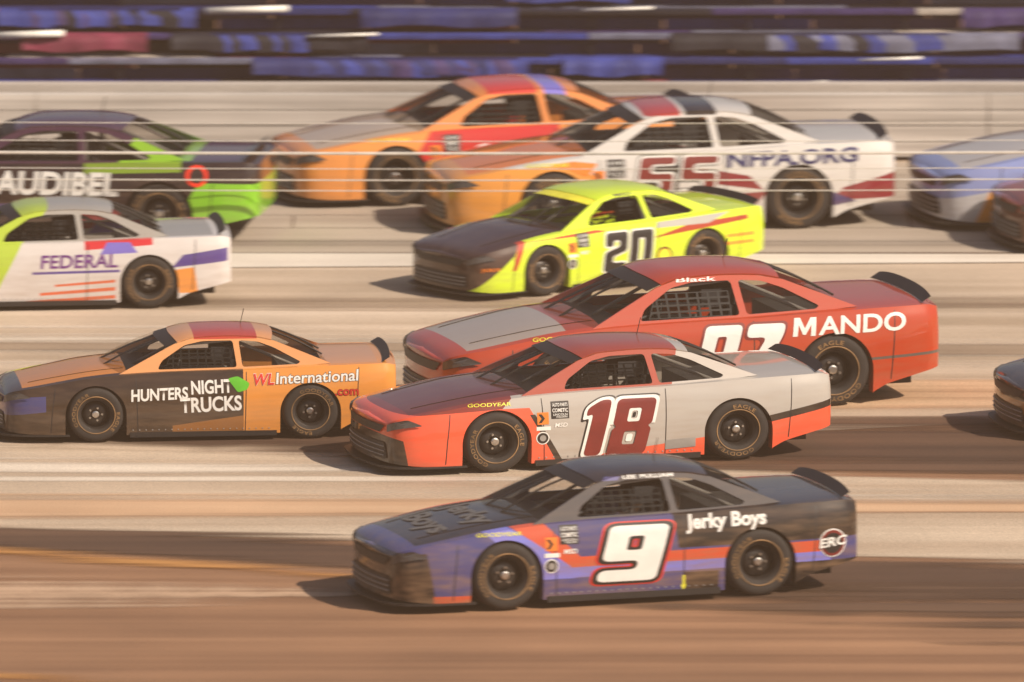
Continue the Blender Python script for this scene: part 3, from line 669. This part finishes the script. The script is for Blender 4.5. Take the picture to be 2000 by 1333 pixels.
MP = [(0, 0), (.02, 1), (.27, 1), (.50, .42), (.73, 1), (.98, 1), (1, 0), (.79, 0), (.78, .62), (.56, .08), (.44, .08), (.22, .62), (.21, 0)]
patch(C, 'sponsor_lettering', [(3.42 + .23 * u + .024 * w, .712 + .18 * w) for u, w in MP], M_WHT, .004)
lettering(C, 'sponsor_lettering', 'ANDO', 3.69, 4.58, .714, .895, [(M_WHT, .022)], shear=.12, rot=R(.6))
stickers(C, 1.74, .82)
lettering(C, 'roof_lettering', 'Black', 2.35, 2.75, 1.255, 1.295, [(M_WHT, .012)], off=.006, shear=.2, surf=cabin_print(-1))
# fluorescent yellow car, number 20
yl = (.62, .80, .035)
pD = paint('paint_yellow_twenty', yl, [((.045, .022, .018), [(-.3, .0), (.30, .0), (.62, .62), (.9, .84), (.9, 1), (-.3, 1)]), ((.50, .05, .02), [(.55, .40), (.62, .40), (.82, .80), (.70, .80)]),
    ((.50, .05, .02), [(.72, .78), (2.0, .86), (2.2, .83), (1.7, .80)]), ((.42, .05, .02), [(2.9, .66), (4.6, .80), (4.6, .86), (3.6, .82)]), ((.45, .44, .40), [(3.0, .80), (3.9, .80), (4.3, .93), (3.05, .88)]),
    ((.85, .30, .03), [(2.98, -.1), (3.5, -.1), (3.5, .20), (2.98, .20)]), ((.80, .35, .04), [(4.2, .45), (4.7, .45), (4.7, .50), (4.2, .50)]), ((.80, .35, .04), [(4.2, .56), (4.7, .56), (4.7, .61), (4.2, .61)])])
hD = paint('paint_maroon_hood', (.040, .016, .014)); rD = paint('paint_yellow_cab', yl)
D = stock_car('fluorescent yellow race car number 20 with dark hood', (0.911, 22.951), 35, 0.864, GRP, pD, hD, rD, M_LYEL)
lettering(D, 'door_number', '20', 2.12, 2.92, .25, .80, [(M_WHT, .05), (M_BLK, .01)], shear=.14)
lettering(D, 'roof_lettering', 'MSD', 2.50, 2.82, 1.262, 1.30, [(M_BLK, .02)], off=.006, shear=.2, surf=cabin_print(-1))
patch(D, 'round_badge', ring(3.12, .40, .13), M_DRED, .004); patch(D, 'badge_face', ring(3.12, .40, .10), M_LYEL, .008)
stickers(D, 1.66, .84)
lettering(D, 'nose_lettering', 'JGR35', .10, .36, .40, .46, [(M_ORG, .02)], off=.012)
# white and maroon car, number 55
mr_ = (.24, .022, .035)
pE = paint('paint_white_fiftyfive', (.66, .63, .60), [((.78, .32, .06), [(-.3, .0), (1.35, .0), (1.62, .62), (1.4, .80), (-.3, .70)]), ((.03, .03, .03), [(2.05, .1), (2.45, .1), (2.55, .84), (2.15, .84)]), (mr_, [(1.7, .10), (3.3, .22), (3.5, .44), (2.7, .40), (1.8, .20)]),
    (mr_, [(2.75, .56), (3.45, .46), (3.3, .62), (2.75, .72)]), (mr_, [(4.2, .32), (5, .32), (5, .62), (4.35, .46)]), ((.05, .04, .16), [(3.9, .55), (4.5, .30), (4.2, .25), (3.9, .3)])])
hE = paint('paint_orange_hood', (.70, .20, .04)); rE = paint('paint_white_cab', (.60, .57, .54), [((.45, .05, .05), [(2.2, 1.27), (2.6, 1.27), (2.6, 1.4), (2.2, 1.4)]), (blk, [(2.65, 1.27), (3.0, 1.27), (3.0, 1.4), (2.65, 1.4)])])
E_ = stock_car('white and maroon race car number 55 behind the yellow one', (1.817, 27.670), 11, 1.126, GRP, pE, hE, rE)
lettering(E_, 'door_number', '55', 2.06, 2.92, .36, .85, [(M_BLK, .05), (M_WHT, .03), (M_DRED, -.01)], shear=.18)
lettering(E_, 'sponsor_lettering', 'NFPA.ORG', 3.06, 4.52, .715, .885, [(M_WHT, .06), (M_NAVY, .035)], shear=.1, rot=R(1))
stickers(E_, 1.72, .84)
patch(E_, 'orange_flame', [(1.1, .80), (1.35, .83), (1.62, .80), (1.5, .66), (1.3, .74)], M_ORG, .004, .03)
# orange and red car
pF = paint('paint_orange_red', (.80, .30, .07), [((.62, .03, .03), [(1.25, .42), (1.6, .95), (3.1, .95), (3.1, .42)]), ((.55, .48, .44), [(2.1, .05), (4, .05), (4, .45), (2.3, .55)])])
hF = paint('paint_pale_hood', (.52, .40, .30)); rF = paint('paint_orange_cab', (.70, .24, .06), [((.60, .04, .03), [(2.3, 1.26), (2.9, 1.26), (2.9, 1.4), (2.3, 1.4)]), ((.20, .18, .65), [(3.0, 1.20), (3.25, 1.20), (3.2, 1.4), (2.95, 1.4)])])
F_ = stock_car('orange race car with red doors beside the barrier', (-0.270, 30.099), 14, 1.065, GRP, pF, hF, rF)
stickers(F_, 1.70, .84)
patch(F_, 'round_badge', ring(2.2, .52, .2), M_WHT, .004)
# black and lime green car
pG = paint('paint_black_lime', (.025, .016, .018), [((.24, .58, .03), [(3.9, .05), (5.1, .05), (5.1, .70), (4.3, .72)]), ((.22, .34, .03), [(3.0, .80), (4.1, .84), (4.1, 1.1), (3.0, 1.1)]), ((.06, .05, .18), [(1.2, .3), (2.6, .34), (2.6, .46), (1.2, .42)]),
    ((.42, .03, .06), [(2.9, .15), (3.4, .15), (3.4, .45), (3.0, .45)]), ((.5, .46, .42), [(3.3, .08), (3.95, .08), (3.95, .30), (3.3, .30)])])
hG = paint('paint_black_hood_lime', (.03, .02, .02)); rG = paint('paint_plum_cab', (.06, .025, .05), [((.26, .50, .03), [(3.3, .8), (4.2, .8), (4.2, 1.12), (3.55, 1.2)])])
G = stock_car('black race car with lime green tail and red ring', (-5.665, 26.861), -7, 1.091, GRP, pG, hG, rG)
lettering(G, 'sponsor_lettering', 'AUDIBEL', 2.0, 3.40, .55, .82, [(M_WHT, .03)], shear=.1)
patch(G, 'red_ring', ring(4.28, .80, .125), mat('vinyl_signal_red', (.95, .05, .02), .35), .006, 0, [ring(4.28, .80, .085)])
# white and purple car with flag stripes
st = (.70, .14, .06)
pH = paint('paint_white_flag', (.66, .62, .60), [((.10, .07, .30), [(2.3, .48), (3.46, .50), (3.46, .535), (2.3, .515)]), ((.45, .60, .06), [(1.45, .1), (1.75, .1), (2.2, .95), (1.8, .95)]), ((.62, .03, .04), [(3.0, .80), (3.9, .86), (3.9, .95), (3.0, .95)]), ((.20, .16, .55), [(3.2, .74), (3.7, .76), (3.6, .9), (3.3, .9)]),
    (st, [(2.2, .08), (3.4, .14), (3.4, .19), (2.2, .12)]), (st, [(2.4, .19), (3.4, .25), (3.4, .30), (2.4, .23)]), (st, [(2.6, .31), (3.4, .36), (3.4, .40), (2.6, .34)]), ((.09, .06, .26), [(4.15, .55), (4.9, .62), (4.9, .80), (4.3, .72)]), ((.80, .30, .06), [(4.25, .2), (4.5, .2), (4.45, .55), (4.2, .52)])])
hH = paint('paint_green_hood', (.40, .50, .10)); rH = paint('paint_white_lime_cab', (.35, .33, .30), [((.42, .55, .05), [(1.5, .8), (2.1, .8), (2.6, 1.4), (2.0, 1.4)])])
H = stock_car('white race car with purple lettering and red flag stripes', (-5.650, 21.361), 6, 0.905, GRP, pH, hH, rH)
lettering(H, 'sponsor_lettering', 'FEDERAL', 2.42, 3.44, .56, .74, [(M_PURP, .02)], shear=.1, rot=R(.5))
# black and orange car with white lettering
oi = (.74, .29, .06)
pI = paint('paint_black_orange', (.035, .022, .015), [(oi, [(3.0, -.1), (5.1, -.1), (5.1, .66), (3.0, .60)]), (oi, [(3.0, .55), (5.1, .6), (5.1, 1.1), (3.0, 1.1)]), ((.30, .12, .03), [(2.1, -.1), (3.0, -.1), (3.0, .32), (2.1, .2)]), ((.05, .06, .20), [(-.3, .3), (.5, .4), (.5, .6), (-.3, .55)])])
hI = paint('paint_orange_bonnet', (.62, .22, .02)); rI = paint('paint_amber_cab', (.66, .30, .12), [((.45, .05, .03), [(2.4, 1.27), (3.2, 1.27), (3.2, 1.4), (2.4, 1.4)])])
I_ = stock_car('black and orange race car with white side lettering, on the left', (-3.617, 11.714), 6, 0.905, GRP, pI, hI, rI)
lettering(I_, 'sponsor_lettering', 'HUNTERS', 1.58, 2.30, .52, .68, [(M_WHT, .03)], shear=.05, rot=R(2))
lettering(I_, 'sponsor_lettering', 'NIGHT', 2.34, 2.86, .60, .78, [(M_WHT, .03)], rot=R(2)); lettering(I_, 'sponsor_lettering', 'TRUCKS', 2.20, 2.98, .36, .56, [(M_WHT, .03)], rot=R(2))
patch(I_, 'green_badge', [(2.80, .80), (2.93, .83), (3.08, .74), (3.05, .66), (2.93, .62)], M_LGRN, .006, .03)
lettering(I_, 'sponsor_lettering', 'WL', 3.12, 3.40, .71, .855, [(M_WHT, .04), (M_RED, .02)], shear=.2, rot=R(1)); lettering(I_, 'sponsor_lettering', 'International', 3.42, 4.46, .72, .865, [(M_BLK, .04), (M_WHT, .015)], shear=.1, rot=R(1.5))
lettering(I_, 'sponsor_lettering', '.com', 4.16, 4.46, .56, .64, [(M_BLK, .04), (M_RED, .015)])
# cars entering on the right
pK = paint('paint_brown_red', (.10, .03, .02), [((.30, .05, .025), [(-.3, .45), (.9, .6), (1.2, .9), (-.3, .9)])]); hK = paint('paint_rust_hood', (.26, .06, .035))
K1 = stock_car('dark red race car nosing in on the right beside the white line', (8.485, 26.274), 14, 1.007, GRP, pK, hK, hK)
pM = paint('paint_black_amber', (.028, .02, .016), [((.45, .17, .03), [(-.3, .28), (1.4, .30), (1.4, .52), (-.3, .42)])]); hM = paint('paint_dark_bonnet', (.035, .026, .02))
K2 = stock_car('black and amber race car nosing in on the right behind the dark rubbered lane', (8.124, 12.173), 14, 1.000, GRP, pM, hM, hM)
pL = paint('paint_blue_orange', (.55, .55, .58), [((.80, .33, .06), [(.3, .05), (1.9, .05), (1.9, .45), (.5, .5)]), ((.24, .30, .58), [(-.3, .3), (.5, .45), (1.4, .82), (-.3, .82)]), ((.78, .40, .14), [(1.5, .45), (2.4, .5), (2.4, .95), (1.6, .95)])])
hL = paint('paint_pale_bonnet', (.50, .47, .46)); rL = paint('paint_pale_cab', (.45, .42, .45))
L_ = stock_car('pale blue and orange race car entering at the upper right', (7.809, 28.285), 14, 1.123, GRP, pL, hL, rL)

# ------------------------------------------------------------------ dusty air over the track
b = MB(); b.box(-700, 700, -300, 1000, -1, 40)
hz = b.build('haze', None); m = bpy.data.materials.new('dusty_air'); m.use_nodes = True; nt = m.node_tree; nt.nodes.remove(nt.nodes['Principled BSDF'])
pv = nt.nodes.new('ShaderNodeVolumePrincipled'); pv.inputs['Color'].default_value = (1, .64, .40, 1); pv.inputs['Density'].default_value = .0006; pv.inputs['Anisotropy'].default_value = .2
nt.links.new(pv.outputs[0], nt.nodes['Material Output'].inputs['Volume']); hz.data.materials.append(m); tag(hz, 'thin dusty air over the whole track', 'haze', kind='stuff')
